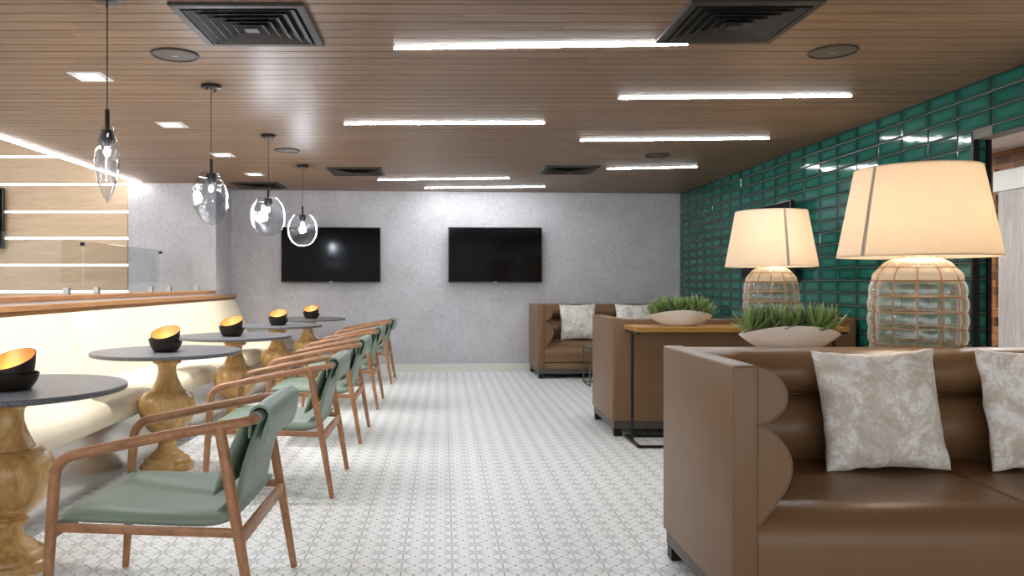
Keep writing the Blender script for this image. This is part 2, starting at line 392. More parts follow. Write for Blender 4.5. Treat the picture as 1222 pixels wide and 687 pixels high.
# boarded ceiling
bm = bmesh.new(); pitch = 0.114; y = -1.6 - (-1.6 % pitch) + 0.03
while y < 10.7:
    x = XL; first = True
    while x < XR + 0.1:
        L = rng.uniform(1.6, 3.4); x1 = min(x + L, XR + 0.1)
        if XR + 0.1 - x1 < 0.4: x1 = XR + 0.1
        box(bm, x + (0 if first else 0.0008), x1 - 0.0008, y + 0.0042, y + pitch - 0.0042, CEIL, CEIL + 0.02); x = x1; first = False
        if x >= XR + 0.1: break
    y += pitch
struct('ceiling', bm, M['ceil'])
bm = bmesh.new(); box(bm, XL, XR + 0.1, -1.6, 10.9, CEIL + 0.014, CEIL + 0.10); struct('ceiling_backing', bm, M['ceil_back'])
bm = bmesh.new(); box(bm, -7.4, XL + 0.02, -1.6, 10.9, 3.1, 3.2); struct('ceiling_raised', bm, M['paint'])
bm = bmesh.new(); box(bm, XL, XL + 0.02, -1.6, 10.9, CEIL + 0.1, 3.1); struct('wall_bulkhead', bm, M['paint'])
bm = bmesh.new(); box(bm, -7.5, -7.4, -1.6, 10.9, 0, 3.2); struct('wall_far_left', bm, M['paint'])
# back wall with its slight skew
bm = bmesh.new()
xa, xb = -2.73, 3.3
loft(bm, [[(xa, wall_y(xa), 0), (xb, wall_y(xb), 0), (xb, wall_y(xb) + 0.15, 0), (xa, wall_y(xa) + 0.15, 0)], [(xa, wall_y(xa), CEIL), (xb, wall_y(xb), CEIL), (xb, wall_y(xb) + 0.15, CEIL), (xa, wall_y(xa) + 0.15, CEIL)]])
struct('wall_back', bm, M['paper'])
bm = bmesh.new(); xa = -1.9
loft(bm, [[(xa, wall_y(xa) - 0.018, z), (3.14, wall_y(3.14) - 0.018, z), (3.14, wall_y(3.14), z), (xa, wall_y(xa), z)] for z in (0, 0.1, 0.105)])
struct('baseboard_back', bm, M['baseboard'])
YW = 9.32
bm = bmesh.new(); box(bm, -3.78, -2.73, YW, 10.3, 0, 3.1); struct('wall_alcove', bm, M['paper'])
# oak wall of boards parted by light lines
LZ = [2.665, 2.335, 2.01, 1.693, 1.372, 1.055]
bm = bmesh.new(); zs = [3.1] + LZ + [0.74, 0.42, 0.0]
for a, b in zip(zs, zs[1:]): box(bm, -7.4, -3.78, YW - 0.02, YW + 0.02, b + 0.012, a - 0.012, 0.003, 1)
box(bm, -7.4, -3.78, YW + 0.03, YW + 0.12, 0, 3.1)
struct('wall_oak', bm, M['oak_wall'])
ords = ['topmost, partly cut off by the ceiling edge', 'second from the top', 'third from the top', 'fourth from the top', 'fifth from the top', 'lowest, just above the wooden ledge']
for z, w in zip(LZ, ords):
    r = thing('wall_light_line', 'horizontal light line in the oak wall, ' + w, 'wall light', (-5.58, YW, z), group='light lines in the oak wall')
    bm = bmesh.new(); box(bm, -1.8, 1.8, -0.008, 0.02, -0.012, 0.012); obj('diffuser', bm, M['wled'], r, False)
r = thing('cove_light', 'long continuous light line along the left edge of the wooden ceiling', 'cove light', (XL, 4.0, CEIL))
bm = bmesh.new(); box(bm, -0.010, 0.010, -5.5, 5.3, -0.014, 0.03); obj('diffuser', bm, M['cove'], r, False)
bm = bmesh.new(); box(bm, -0.022, 0.022, 5.3, 5.304, -0.018, 0.03); obj('end_cap', bm, M['white'], r, False)

# green tiled wall, doorway, pier: every tile is modelled
TW, TH = 0.2915, 0.0985
def tiles(bm, origin, du, dv, n, u0, u1, v0, v1, uoff, voff, skip=None):
    """tiles on a plane; du, dv unit vectors, n the outward normal"""
    uvl = bm.loops.layers.uv.verify(); g = 0.0022; bw = 0.007; dep = 0.007
    iu = math.floor((u0 - uoff) / TW); 
    while uoff + iu * TW < u1:
        a0 = max(u0, uoff + iu * TW); a1 = min(u1, uoff + (iu + 1) * TW); iu += 1
        if a1 - a0 < 0.02: continue
        iv = math.floor((v0 - voff) / TH)
        while voff + iv * TH < v1:
            b0 = max(v0, voff + iv * TH); b1 = min(v1, voff + (iv + 1) * TH); iv += 1
            if b1 - b0 < 0.015: continue
            aa0, aa1, bb0, bb1 = a0, a1, b0, b1
            if skip:
                s = skip(a0, a1, b0, b1)
                if s is None: continue
                aa0, aa1, bb0, bb1 = s
            tu, tv = rng.uniform(-1, 1) * 0.0008, rng.uniform(-1, 1) * 0.0007
            def P(u_, v_, h): return origin + du * u_ + dv * v_ + n * h
            cu, cv = (aa0 + aa1) / 2, (bb0 + bb1) / 2
            lo = [(aa0+g, bb0+g), (aa1-g, bb0+g), (aa1-g, bb1-g), (aa0+g, bb1-g)]
            hi = [(aa0+g+bw, bb0+g+bw), (aa1-g-bw, bb0+g+bw), (aa1-g-bw, bb1-g-bw), (aa0+g+bw, bb1-g-bw)]
            vl = [bm.verts.new(P(*p, 0.001)) for p in lo]
            vh = [bm.verts.new(P(*p, dep + tu * (p[0]-cu)/0.15 + tv * (p[1]-cv)/0.05)) for p in hi]
            uvs = {}
            for vv_, p in zip(vl + vh, lo + hi): uvs[vv_] = ((p[0]-aa0)/(aa1-aa0), (p[1]-bb0)/(bb1-bb0))
            fs = [bm.faces.new(vh)] + [bm.faces.new((vl[k], vl[(k+1)%4], vh[(k+1)%4], vh[k])) for k in range(4)]
            for f in fs:
                for l in f.loops: l[uvl].uv = uvs[l.vert]
XT = 3.158; DY, DZ = 4.65, 2.012
def door_skip(a0, a1, b0, b1):
    if a1 <= DY + 0.03 and b1 <= DZ + 0.03: return None
    if a0 < DY and a1 > DY and b0 < DZ - 0.02: return (DY, a1, b0, b1) if a1 - DY > 0.03 else None
    if b0 < DZ and a0 < DY: return (a0, a1, DZ, b1) if b1 - DZ > 0.02 else None
    return (a0, a1, b0, b1)
bm = bmesh.new()
tiles(bm, Vector((XT, 0, 0)), Vector((0, 1, 0)), Vector((0, 0, 1)), Vector((-1, 0, 0)), 1.0, 10.42, 0, CEIL, 4.489, 2.265, door_skip)
tiles(bm, Vector((XT + 0.025, DY, 0)), Vector((1, 0, 0)), Vector((0, 0, 1)), Vector((0, -1, 0)), 0, 0.052, 0, DZ, 0, 2.265)
struct('wall_right', bm, M['tile'], False)
bm = bmesh.new()
box(bm, XT, XT + 0.095, DY + 0.0, 10.6, 0, CEIL); box(bm, XT, XT + 0.095, -1.6, DY, DZ, CEIL)
struct('wall_right_grout', bm, M['grout'])
bm = bmesh.new()
box(bm, XT - 0.012, XT + 0.024, DY - 0.016, DY + 0.004, 0, DZ); box(bm, XT + 0.076, XT + 0.099, DY - 0.016, DY + 0.01, 0, DZ)
struct('door_frame', bm, M['black_metal'])
# neighbouring room through the doorway
XF = 5.05
bm = bmesh.new(); k = 0
yy = -1.6
while yy < 10.6: box(bm, XT + 0.095, XF + 0.15, yy, yy + 0.112, CEIL, CEIL + 0.02); yy += 0.116
box(bm, XT + 0.1, XF + 0.15, -1.6, 10.6, CEIL + 0.02, CEIL + 0.1); struct('ceiling_next_room', bm, M['pale_ceil'])
bm = bmesh.new(); box(bm, XF, XF + 0.15, -1.6, 10.9, 0, CEIL); box(bm, XT + 0.12, XF, 10.2, 10.3, 0, CEIL); struct('wall_next_room', bm, M['mosaic'])
bm = bmesh.new(); q = random.Random(3); z = 0.0
while z < 2.18:
    d = q.choice([0.0, 0.0, 0.06]); box(bm, XF - 0.035, XF, 7.09 - d, 7.6, z, min(z + 0.085, 2.19)); z += 0.085
struct('trim_1', bm, M['mosaic'])
bm = bmesh.new(); box(bm, XF - 0.05, XF, 3.0, 7.10, 1.985, 2.17, 0.004); struct('trim_2', bm, M['white'])
dr = bm = bmesh.new()
for k in range(4): box(bm, XF - 0.04, XF, 7.05 - 0.9 * (k + 1) + 0.003, 7.05 - 0.9 * k - 0.003, 0.01, 1.984, 0.003, 1)
struct('door_1', bm, M['grey_oak'])

# banquette partition with two wooden ledges
bm = bmesh.new(); box(bm, -3.0, -2.74, -1.0, YW, 0, 1.037); struct('wall_partition', bm, M['paint'])
bm = bmesh.new(); box(bm, -3.03, -2.73, -1.0, YW, 1.037, 1.07, 0.003, 1); struct('trim_3', bm, M['ledge'])
bm = bmesh.new(); box(bm, -2.735, -2.655, -1.0, 9.985, 0.982, 1.016, 0.003, 1); struct('trim_4', bm, M['ledge'])
bm = bmesh.new(); box(bm, -2.74, -2.685, -1.0, 9.985, 0.5, 0.982); struct('trim_5', bm, M['ledge_dark'])

# ------------------------------------------------------------------ banquette
bq = thing('banquette', 'long cream leather banquette along the left under the wooden ledge', 'banquette', (-2.2, 5.5, 0))
off = Vector((2.2, -5.5, 0))
joints = [1.3, 3.35, 5.42, 7.5, 9.93]
for a, b in zip(joints, joints[1:]):
    bm = bmesh.new(); ny = int((b - a) / 0.0208); nt = 14; rows = []
    for i in range(ny + 1):
        yv = a + 0.004 + (b - a - 0.008) * i / ny; loop = []
        e = min(i, ny - i) / ny * (b - a); pinch = 0.02 * max(0, 1 - e / 0.03) ** 2
        rib = 0.006 * abs(math.sin(PI * (yv - a) / 0.125)) ** 0.6
        for k in range(nt + 1):
            s = k / nt; x = -2.47 - 0.185 * s + 0.015 * math.sin(PI * s) + rib * min(1, 4 * s, 6 * (1 - s)) - pinch
            loop.append(Vector((x, yv, 0.45 + 0.487 * s)))
        loop += [Vector((-2.665, yv, 0.95)), Vector((-2.683, yv, 0.95)), Vector((-2.683, yv, 0.45))]
        rows.append([p + off for p in loop])
    loft(bm, rows); obj('backrest', bm, M['cream'], bq, sharp=60)
bm = bmesh.new(); prof = [(-2.6, 0.335), (-1.95, 0.335)]
prof += [(-1.945 + 0.045 * math.sin(a), 0.36 - 0.025 * math.cos(a)) for a in [R(20 * k) for k in range(1, 5)]]
prof += [(-1.985 + 0.085 * math.cos(a), 0.39 + 0.08 * math.sin(a)) for a in [R(11 * k) for k in range(0, 9)]]
prof += [(-2.2, 0.474), (-2.6, 0.468)]
loft(bm, [[Vector((x, yv, z)) + off for x, z in prof] for yv in (1.3, 1.31, 4, 7, 9.92, 9.93)]); obj('seat', bm, M['cream'], bq, sharp=35)
bm = bmesh.new(); box(bm, -2.6 + 2.2, -1.96 + 2.2, 1.35 - 5.5, 9.93 - 5.5, 0.0, 0.335); obj('kick_plate', bm, M['kick'], bq, False)

# glass balustrade on the ledge
gj = [2.75, 4.50, 6.20, 7.90, 9.30]
gn = ['nearest glass panel on the ledge, cut by the left frame edge', 'second glass panel on the ledge, before the dark wall screen', 'third glass panel on the ledge, in front of the oak wall end', 'farthest glass panel on the ledge, against the grey wall']
for k in range(1, 4):
    a, b = gj[k], gj[k + 1]
    r = thing('glass_panel', gn[k], 'glass panel', (-2.87, a, 1.07), group='glass panels on the ledge')
    bm = bmesh.new(); box(bm, -0.006, 0.006, 0.006, b - a - 0.006, 0.012, 0.421); obj('pane', bm, M['pane'], r, False)
    cl = [0.24, b - a - 0.27]
    for yv in cl:
        bm = bmesh.new(); box(bm, -0.022, 0.022, yv - 0.022, yv + 0.022, -0.002, 0.055, 0.003, 1); obj('clamp', bm, M['steel'], r, False)
    if k < 3:
        bm = bmesh.new(); box(bm, -0.014, 0.014, b - a - 0.03, b - a + 0.0, 0.385, 0.412, 0.003, 1); obj('clip', bm, M['black_metal'], r, False)

# ------------------------------------------------------------------ ceiling fixtures
strips = [((470, 57.5), (821, 52.5), 'nearest of the ceiling light lines, ending at the right near vent'),
          ((738, 117), (1016, 114.5), 'light line on the dark ceiling nearest the green tiled wall'),
          ((411, 147.5), (650, 146.5), 'light line on the left of the ceiling middle, above the two television screens'),
          ((692, 167.5), (918, 165), 'third light line back on the right half of the ceiling'),
          ((724, 201.5), (832, 199), 'short looking light line at the back right, beside the small vent'),
          ((451, 214.5), (608, 212.5), 'second to last light line before the grey back wall'),
          ((507, 224), (650, 222.5), 'last light line, closest to the grey back wall')]
for (a, b, lab) in strips:
    A, B_ = on_ceil(*a), on_ceil(*b); ang = math.atan2((B_ - A).y, (B_ - A).x); L = (B_ - A).length; c = (A + B_) / 2
    r = thing('ceiling_light_line', lab, 'ceiling light', c, ang, 'light lines in the wooden ceiling')
    bm = bmesh.new(); box(bm, -L/2, L/2, -0.0085, 0.0085, -0.005, 0.004, 0.001, 1); obj('diffuser', bm, M['led'], r, False)
    for s in (-1, 1):
        bm = bmesh.new(); box(bm, s*L/2 - 0.003, s*L/2 + 0.003, -0.010, 0.010, -0.007, 0.004); obj('end_cap', bm, M['white'], r, False)

def vent(c, half, lab, ang=0.0):
    r = thing('ceiling_vent', lab, 'ceiling vent', (c[0], c[1], CEIL), ang, 'square air vents in the ceiling')
    def ring(bm, s0, z0, s1, z1, th=0.0025):
        sq = lambda s, z: [(-s, -s, z), (s, -s, z), (s, s, z), (-s, s, z)]
        loft(bm, [sq(s0, z0), sq(s1, z1), sq(s1 - th, z1), sq(s0 - th, z0), sq(s0, z0)], caps=False)
    bm = bmesh.new(); sq = lambda s, z: [(-s, -s, z), (s, -s, z), (s, s, z), (-s, s, z)]
    loft(bm, [sq(half, 0.002), sq(half, -0.012), sq(half - 0.006, -0.016), sq(half - 0.036, -0.016), sq(half - 0.04, 0.0), sq(half, 0.002)], caps=False)
    obj('frame', bm, M['vent'], r, False)
    bm = bmesh.new(); box(bm, -half + 0.03, half - 0.03, -half + 0.03, half - 0.03, -0.001, 0.004); obj('shade_plate', bm, M['vent_shade'], r, False)  # flat dark plate in place of the shaded vent interior
    n = 5; step = (half - 0.06) / (n + 0.4)
    for k in range(n):
        s = half - 0.045 - k * step
        bm = bmesh.new(); ring(bm, s - 0.033, -0.003, s - 0.004, -0.020 - 0.002 * k); obj('louvre', bm, M['vent'], r, False)
    bm = bmesh.new(); s = max(0.03, half - 0.05 - n * step); box(bm, -s, s, -s, s, -0.03, -0.026); obj('centre_plate', bm, M['vent'], r, False)
vent((-0.887, 3.60), 0.29, 'large square air vent at the top left of the wooden ceiling')
vent((1.325, 3.56), 0.285, 'large square air vent at the top right, beside the nearest light line')
vent((-0.93, 8.32), 0.285, 'small looking vent left of the farthest light lines')
vent((1.31, 8.20), 0.28, 'small looking vent at the back, right of the farthest light lines')
vent((-2.26, 9.50), 0.28, 'dark vent above the farthest pendant lamps, touching the back wall')

for (c, rr, lab) in [((-1.405, 4.07), 0.122, 'round ceiling speaker below the top left vent'), ((2.0, 4.01), 0.122, 'round ceiling speaker near the green wall, right of the top right vent'),
                     ((-1.41, 7.0), 0.115, 'round ceiling speaker between the third and fourth pendant lamps'), ((1.99, 7.27), 0.115, 'dark round ceiling speaker at the back right of the ceiling')]:
    r = thing('ceiling_speaker', lab, 'ceiling speaker', (c[0], c[1], CEIL), group='round speakers in the ceiling')
    bm = bmesh.new(); lathe(bm, [(rr, 0.002), (rr, -0.006), (rr - 0.006, -0.010), (rr - 0.014, -0.008), (rr - 0.014, 0.002)], 40, False, False); obj('rim', bm, M['vent'], r)
    bm = bmesh.new(); lathe(bm, [(rr - 0.014, -0.004), (rr * 0.5, -0.0075), (0, -0.009)], 40, True, True); obj('grille', bm, M['speaker'], r)
    bm = bmesh.new(); box(bm, -0.016, 0.016, -0.003, 0.003, -0.0105, -0.0085); obj('badge', bm, M['steel'], r, False)

def square_loop(s, z): return [(-s, -s, z), (s, -s, z), (s, s, z), (-s, s, z)]
for (c, lab) in [((-2.04, 4.50), 'nearest square downlight, left of the first pendant cord'), ((-2.05, 5.87), 'square downlight second from the front, left of the second pendant'),
                 ((-2.06, 7.25), 'square downlight third from the front, right of the second pendant cord'), ((-2.08, 8.55), 'farthest square downlight, beside the third pendant cord')]:
    r = thing('downlight', lab, 'downlight', (c[0], c[1], CEIL), group='square downlights over the banquette')
    h = 0.095
    bm = bmesh.new(); loft(bm, [square_loop(h, 0.002), square_loop(h, -0.006), square_loop(h - 0.004, -0.008), square_loop(h - 0.02, -0.008), square_loop(h - 0.024, -0.001), square_loop(h, 0.002)], caps=False); obj('trim_ring', bm, M['white'], r, False)
    bm = bmesh.new(); loft(bm, [square_loop(h - 0.024, -0.001), square_loop(h - 0.03, -0.004), square_loop(h - 0.036, -0.004), square_loop(h - 0.036, 0.003)], caps=False); obj('gimbal', bm, M['black_metal'], r, False)
    bm = bmesh.new(); loft(bm, [square_loop(h - 0.036, -0.002), square_loop(h - 0.036, -0.0035)]); obj('lens', bm, M['down'], r, False)
    lamp_light('SPOT', r, (0, 0, -0.02), SPOT_W, (1, 0.96, 0.90), 0.05, spot_size=R(115), spot_blend=1.0)

for (c, z, mt, lab) in [((-5.2, 3.2), 3.1, 'panel', 'unseen square fill panel added on the raised white ceiling, nearer one'), ((-5.2, 6.6), 3.1, 'panel', 'unseen square fill panel added on the raised white ceiling, farther one'),
                    ((4.1, 5.6), CEIL, 'panel', 'unseen square fill panel added on the ceiling of the next room, nearer one'), ((4.1, 8.0), CEIL, 'panel', 'unseen square fill panel added on the ceiling of the next room, farther one')]:
    r = thing('added_fill_panel', lab, 'light panel', (c[0], c[1], z), group='added unseen fill panels')  # added out of view to brighten the left side and the next room
    bm = bmesh.new(); loft(bm, [square_loop(0.31, 0.0), square_loop(0.31, -0.014), square_loop(0.295, -0.014), square_loop(0.295, 0.0)], caps=False); obj('frame', bm, M['white'], r, False)
    bm = bmesh.new(); box(bm, -0.295, 0.295, -0.295, 0.295, -0.010, 0.0); obj('diffuser', bm, M['panel'], r, False)

# ------------------------------------------------------------------ pendants
def pendant(x, yv, zt, zb, wide, thin, face, lab):
    r = thing('pendant_lamp', lab, 'pendant lamp', (x, yv, CEIL), face, 'glass pendant lamps over the tables')
    g = lambda z: z - CEIL
    bm = bmesh.new(); lathe(bm, [(0.0, 0.0), (0.06, 0.0), (0.06, -0.014), (0.055, -0.018), (0.0, -0.018)], 28, False, False)
    for s in (-1, 1): lathe(bm, [(0.004, -0.018), (0.004, -0.034), (0, -0.036)], 8, False, False, (s * 0.035, 0))
    obj('ceiling_plate', bm, M['black_metal'], r)
    bm = bmesh.new(); tube(bm, [(0, 0, -0.018), (0, 0, g(zt) + 0.05)], 0.0024, 8); obj('cord', bm, M['black_metal'], r)
    bm = bmesh.new(); lathe(bm, [(0.004, g(zt) + 0.085), (0.010, g(zt) + 0.08), (0.010, g(zt) + 0.0), (0.030, g(zt) - 0.004), (0.034, g(zt) - 0.045), (0.014, g(zt) - 0.075), (0, g(zt) - 0.078)], 20, True, False)
    obj('socket', bm, M['black_metal'], r)
    bm = bmesh.new(); H = zt - zb; prof = []
    seg = 40; rings = []
    for k in range(27):
        s = k / 26; q_ = 0.055 + 0.945 * s; z = g(zt) + 0.004 - (H + 0.004) * s
        if k == 26: rings.append([bm.verts.new((0, 0, z))]); continue
        rw = max(0, 1 - abs(2 * q_ - 1) ** 2.1) ** 0.5; rt = max(0, math.sin(PI * q_ ** 0.88)) ** 0.8
        rings.append([bm.verts.new((wide * rw * math.cos(2*PI*j/seg), thin * max(rt, 0.5 * (k < 4)) * math.sin(2*PI*j/seg), z)) for j in range(seg)])
    for a, b in zip(rings, rings[1:]):
        for k in range(seg):
            if len(b) == 1: bm.faces.new((a[k], a[(k+1)%seg], b[0]))
            else: bm.faces.new((a[k], a[(k+1)%seg], b[(k+1)%seg], b[k]))
    gl = obj('glass_shade', bm, M['pend_glass'], r, sharp=70)
    bm = bmesh.new()
    for s in (-1, 1): tube(bm, [(s * 0.02, 0, g(zt) - 0.035), (s * (wide * 0.62 + 0.012), 0, g(zt) - 0.035)], 0.0028, 8)
    obj('pin', bm, M['steel'], r)
    bm = bmesh.new(); lathe(bm, [(0, g(zt) - 0.078), (0.011, g(zt) - 0.084), (0.013, g(zt) - 0.096), (0.008, g(zt) - 0.11), (0, g(zt) - 0.114)], 16, False, False); obj('bulb', bm, M['bulb'], r)
    lamp_light('POINT', r, (0, 0, g(zt) - 0.14), PEND_W, (0.88, 0.93, 1.0), 0.03)
pendant(-1.405, 3.25, 1.80, 1.49, 0.150, 0.050, R(90 + 25), 'nearest pendant lamp, slim clear glass drop seen edge on')
pendant(-1.408, 4.71, 1.825, 1.51, 0.152, 0.050, R(90 + 16.6 - 41), 'second pendant lamp, egg shaped clear glass before the column edge')
pendant(-1.419, 6.29, 1.846, 1.535, 0.150, 0.050, R(12.7 + 20), 'third pendant lamp, round clear glass left of the television')
pendant(-1.435, 7.90, 1.853, 1.530, 0.152, 0.050, R(10.3), 'farthest pendant lamp, round clear glass overlapping the left television')

# ------------------------------------------------------------------ televisions
def television(lab, loc, rz, w, h, d=0.05, tilt=0.0, gap=0.05):
    r = thing('television', lab, 'television', loc, rz, 'black wall televisions'); r.rotation_euler = (tilt, 0, rz)
    bm = bmesh.new(); box(bm, -w/2, w/2, 0, d, -h/2, h/2, 0.004, 2); obj('casing', bm, M['tv_body'], r)
    bm = bmesh.new(); box(bm, -w/2 + 0.012, w/2 - 0.012, -0.002, 0.001, -h/2 + 0.016, h/2 - 0.012); obj('screen', bm, M['screen'], r, False)
    bm = bmesh.new(); box(bm, -0.2, 0.2, d, d + gap, -0.15, 0.15); obj('bracket', bm, M['black_metal'], r, False)
    return r
sk = math.atan(0.07)
for lab, px0, px1 in (('left black television on the grey back wall behind a pendant lamp', 336, 454), ('right black television on the grey back wall above the empty floor', 535, 647.5)):
    xc = ((px0 + px1) / 2 - PX) * 10.0 / F; yv = wall_y(xc) - 0.11
    w = (px1 - px0) * yv / F; xc = ((px0 + px1) / 2 - PX) * yv / F
    z1 = EYE + (PY - 271) * yv / F; z0 = EYE + (PY - 336.8) * yv / F
    r = television(lab, (xc, yv, (z0 + z1) / 2), sk, w, z1 - z0)
    bm = bmesh.new(); box(bm, -0.02, 0.02, -0.003, 0.0, -(z1-z0)/2 + 0.004, -(z1-z0)/2 + 0.012); obj('badge', bm, M['steel'], r, False)
television('black television on the green tiled wall, half hidden behind a lampshade', (3.045, 7.42, 1.54), R(-90), 1.18, 0.70, 0.04, R(2), 0.05)
television('black screen on the oak wall at the left edge of the picture', (-5.78, YW - 0.125, 1.925), 0, 1.15, 0.72, 0.05, 0, 0.05)

# ------------------------------------------------------------------ round tables and candle holders
def table():
    r = thing('pedestal_table', 'x', 'table', group='round stone topped tables')
    bm = bmesh.new(); lathe(bm, [(0, 0.713), (0.440, 0.713), (0.448, 0.717), (0.45, 0.722), (0.45, 0.733), (0.447, 0.737), (0, 0.737)], 72, False, False); obj('tabletop', bm, M['stone'], r)
    ped = [(0.0, 0.0), (0.160, 0.0), (0.162, 0.022), (0.156, 0.036), (0.140, 0.042), (0.136, 0.062), (0.128, 0.070), (0.108, 0.076), (0.100, 0.094), (0.084, 0.104), (0.066, 0.118),
           (0.055, 0.138), (0.052, 0.160), (0.055, 0.176), (0.070, 0.182), (0.074, 0.190), (0.070, 0.199), (0.060, 0.204), (0.062, 0.212), (0.080, 0.222), (0.106, 0.242), (0.130, 0.270),
           (0.150, 0.306), (0.164, 0.348), (0.170, 0.388), (0.168, 0.420), (0.158, 0.448), (0.140, 0.470), (0.118, 0.484), (0.104, 0.489), (0.098, 0.490), (0.097, 0.496), (0.090, 0.506), (0.080, 0.530), (0.066, 0.562), (0.056, 0.596),
           (0.054, 0.622), (0.058, 0.646), (0.066, 0.654), (0.082, 0.660), (0.086, 0.668), (0.083, 0.676), (0.094, 0.684), (0.097, 0.700), (0.097, 0.713), (0.0, 0.713)]
    bm = bmesh.new(); lathe(bm, ped, 48, False, False); obj('pedestal', bm, M['pedestal'], r, sharp=35)
    return r
TPOS = [(-1.775, 3.18), (-1.734, 4.88), (-1.69, 6.30), (-1.69, 7.90), (-1.635, 9.36)]
tl = ['nearest round stone topped table, cut by the left frame edge', 'second round table from the front, with a bulbous turned wooden pedestal', 'third round table from the front, behind the second chair arm',
      'fourth round table from the front, second from the back wall', 'farthest round table, beside the grey back wall']
t0 = table()
for k, ((x, yv), lab) in enumerate(zip(TPOS, tl)):
    if k == 0: t0.location = (x, yv, 0); t0['label'] = lab
    else: dup(t0, lab, (x, yv, 0), 0.7 * k)

def oblique(bm, rb, rt, h0, dh, th0, inner=False, seg=48, n=10, z0=0.0, bulge=0.012):
    rows = []
    for i in range(n + 1):
        s = i / n
        rows.append([((rb + (rt - rb) * s ** 0.8 + bulge * math.sin(PI * s)) * math.cos(2*PI*k/seg), (rb + (rt - rb) * s ** 0.8 + bulge * math.sin(PI * s)) * math.sin(2*PI*k/seg), z0 + s * (h0 + dh * math.cos(2*PI*k/seg - th0))) for k in range(seg)])
    loft(bm, rows, caps=False)
    return rows
def shell(bm, rb, rt, h0, dh, th0, th, z0, bulge):
    a = oblique(bmesh.new(), rb, rt, h0, dh, th0, z0=z0, bulge=bulge)
    b = oblique(bmesh.new(), rb - th, rt - th, h0, dh, th0, z0=z0, bulge=bulge)
    loft(bm, a + b[::-1], caps=True)
def candle():
    r = thing('candle_holder', 'x', 'candle holder', group='candle holders on the tables')
    bm = bmesh.new(); shell(bm, 0.066, 0.100, 0.072, 0.010, R(185), 0.003, 0.0, 0.004); obj('outer_bowl', bm, M['bronze'], r, sharp=50)
    bm = bmesh.new(); shell(bm, 0.060, 0.087, 0.118, 0.036, R(76), 0.003, 0.004, 0.006); obj('inner_bowl', bm, M['bronze'], r, sharp=50)
    bm = bmesh.new(); a = oblique(bm, 0.0565, 0.0832, 0.114, 0.036, R(76), z0=0.007, bulge=0.006); 
    bm.faces.new([bm.verts.new(p) for p in a[0]]); obj('gold_lining', bm, M['gold'], r)
    bm = bmesh.new(); lathe(bm, [(0, 0.008), (0.022, 0.008), (0.022, 0.03), (0.018, 0.032), (0, 0.030)], 20, False, False); obj('tea_light', bm, M['candle'], r)
    bm = bmesh.new(); lathe(bm, [(0, 0.032), (0.006, 0.040), (0.007, 0.048), (0.003, 0.062), (0, 0.068)], 10, False, False); obj('flame', bm, M['flame'], r)
    lamp_light('POINT', r, (0, 0, 0.066), CANDLE_W, (1.0, 0.62, 0.26), 0.012)
    return r
CP = [(14, 3.10), (197.5, 4.80), (276.5, 6.20), (332, 7.80), (371.5, 9.27)]
cl = ['candle holder glowing gold on the nearest table', 'candle holder glowing gold on the second table from the front', 'candle holder glowing gold on the third table from the front', 'candle holder on the fourth table, below the left television', 'farthest candle holder, on the table by the back wall']
c0 = candle()
for k, ((px, yv), lab) in enumerate(zip(CP, cl)):
    p = ((px - PX) * yv / F, yv, 0.7372)
    if k == 0: c0.location = p; c0['label'] = lab
    else: dup(c0, lab, p, R([0, 4, -6, 9, 2][k]))

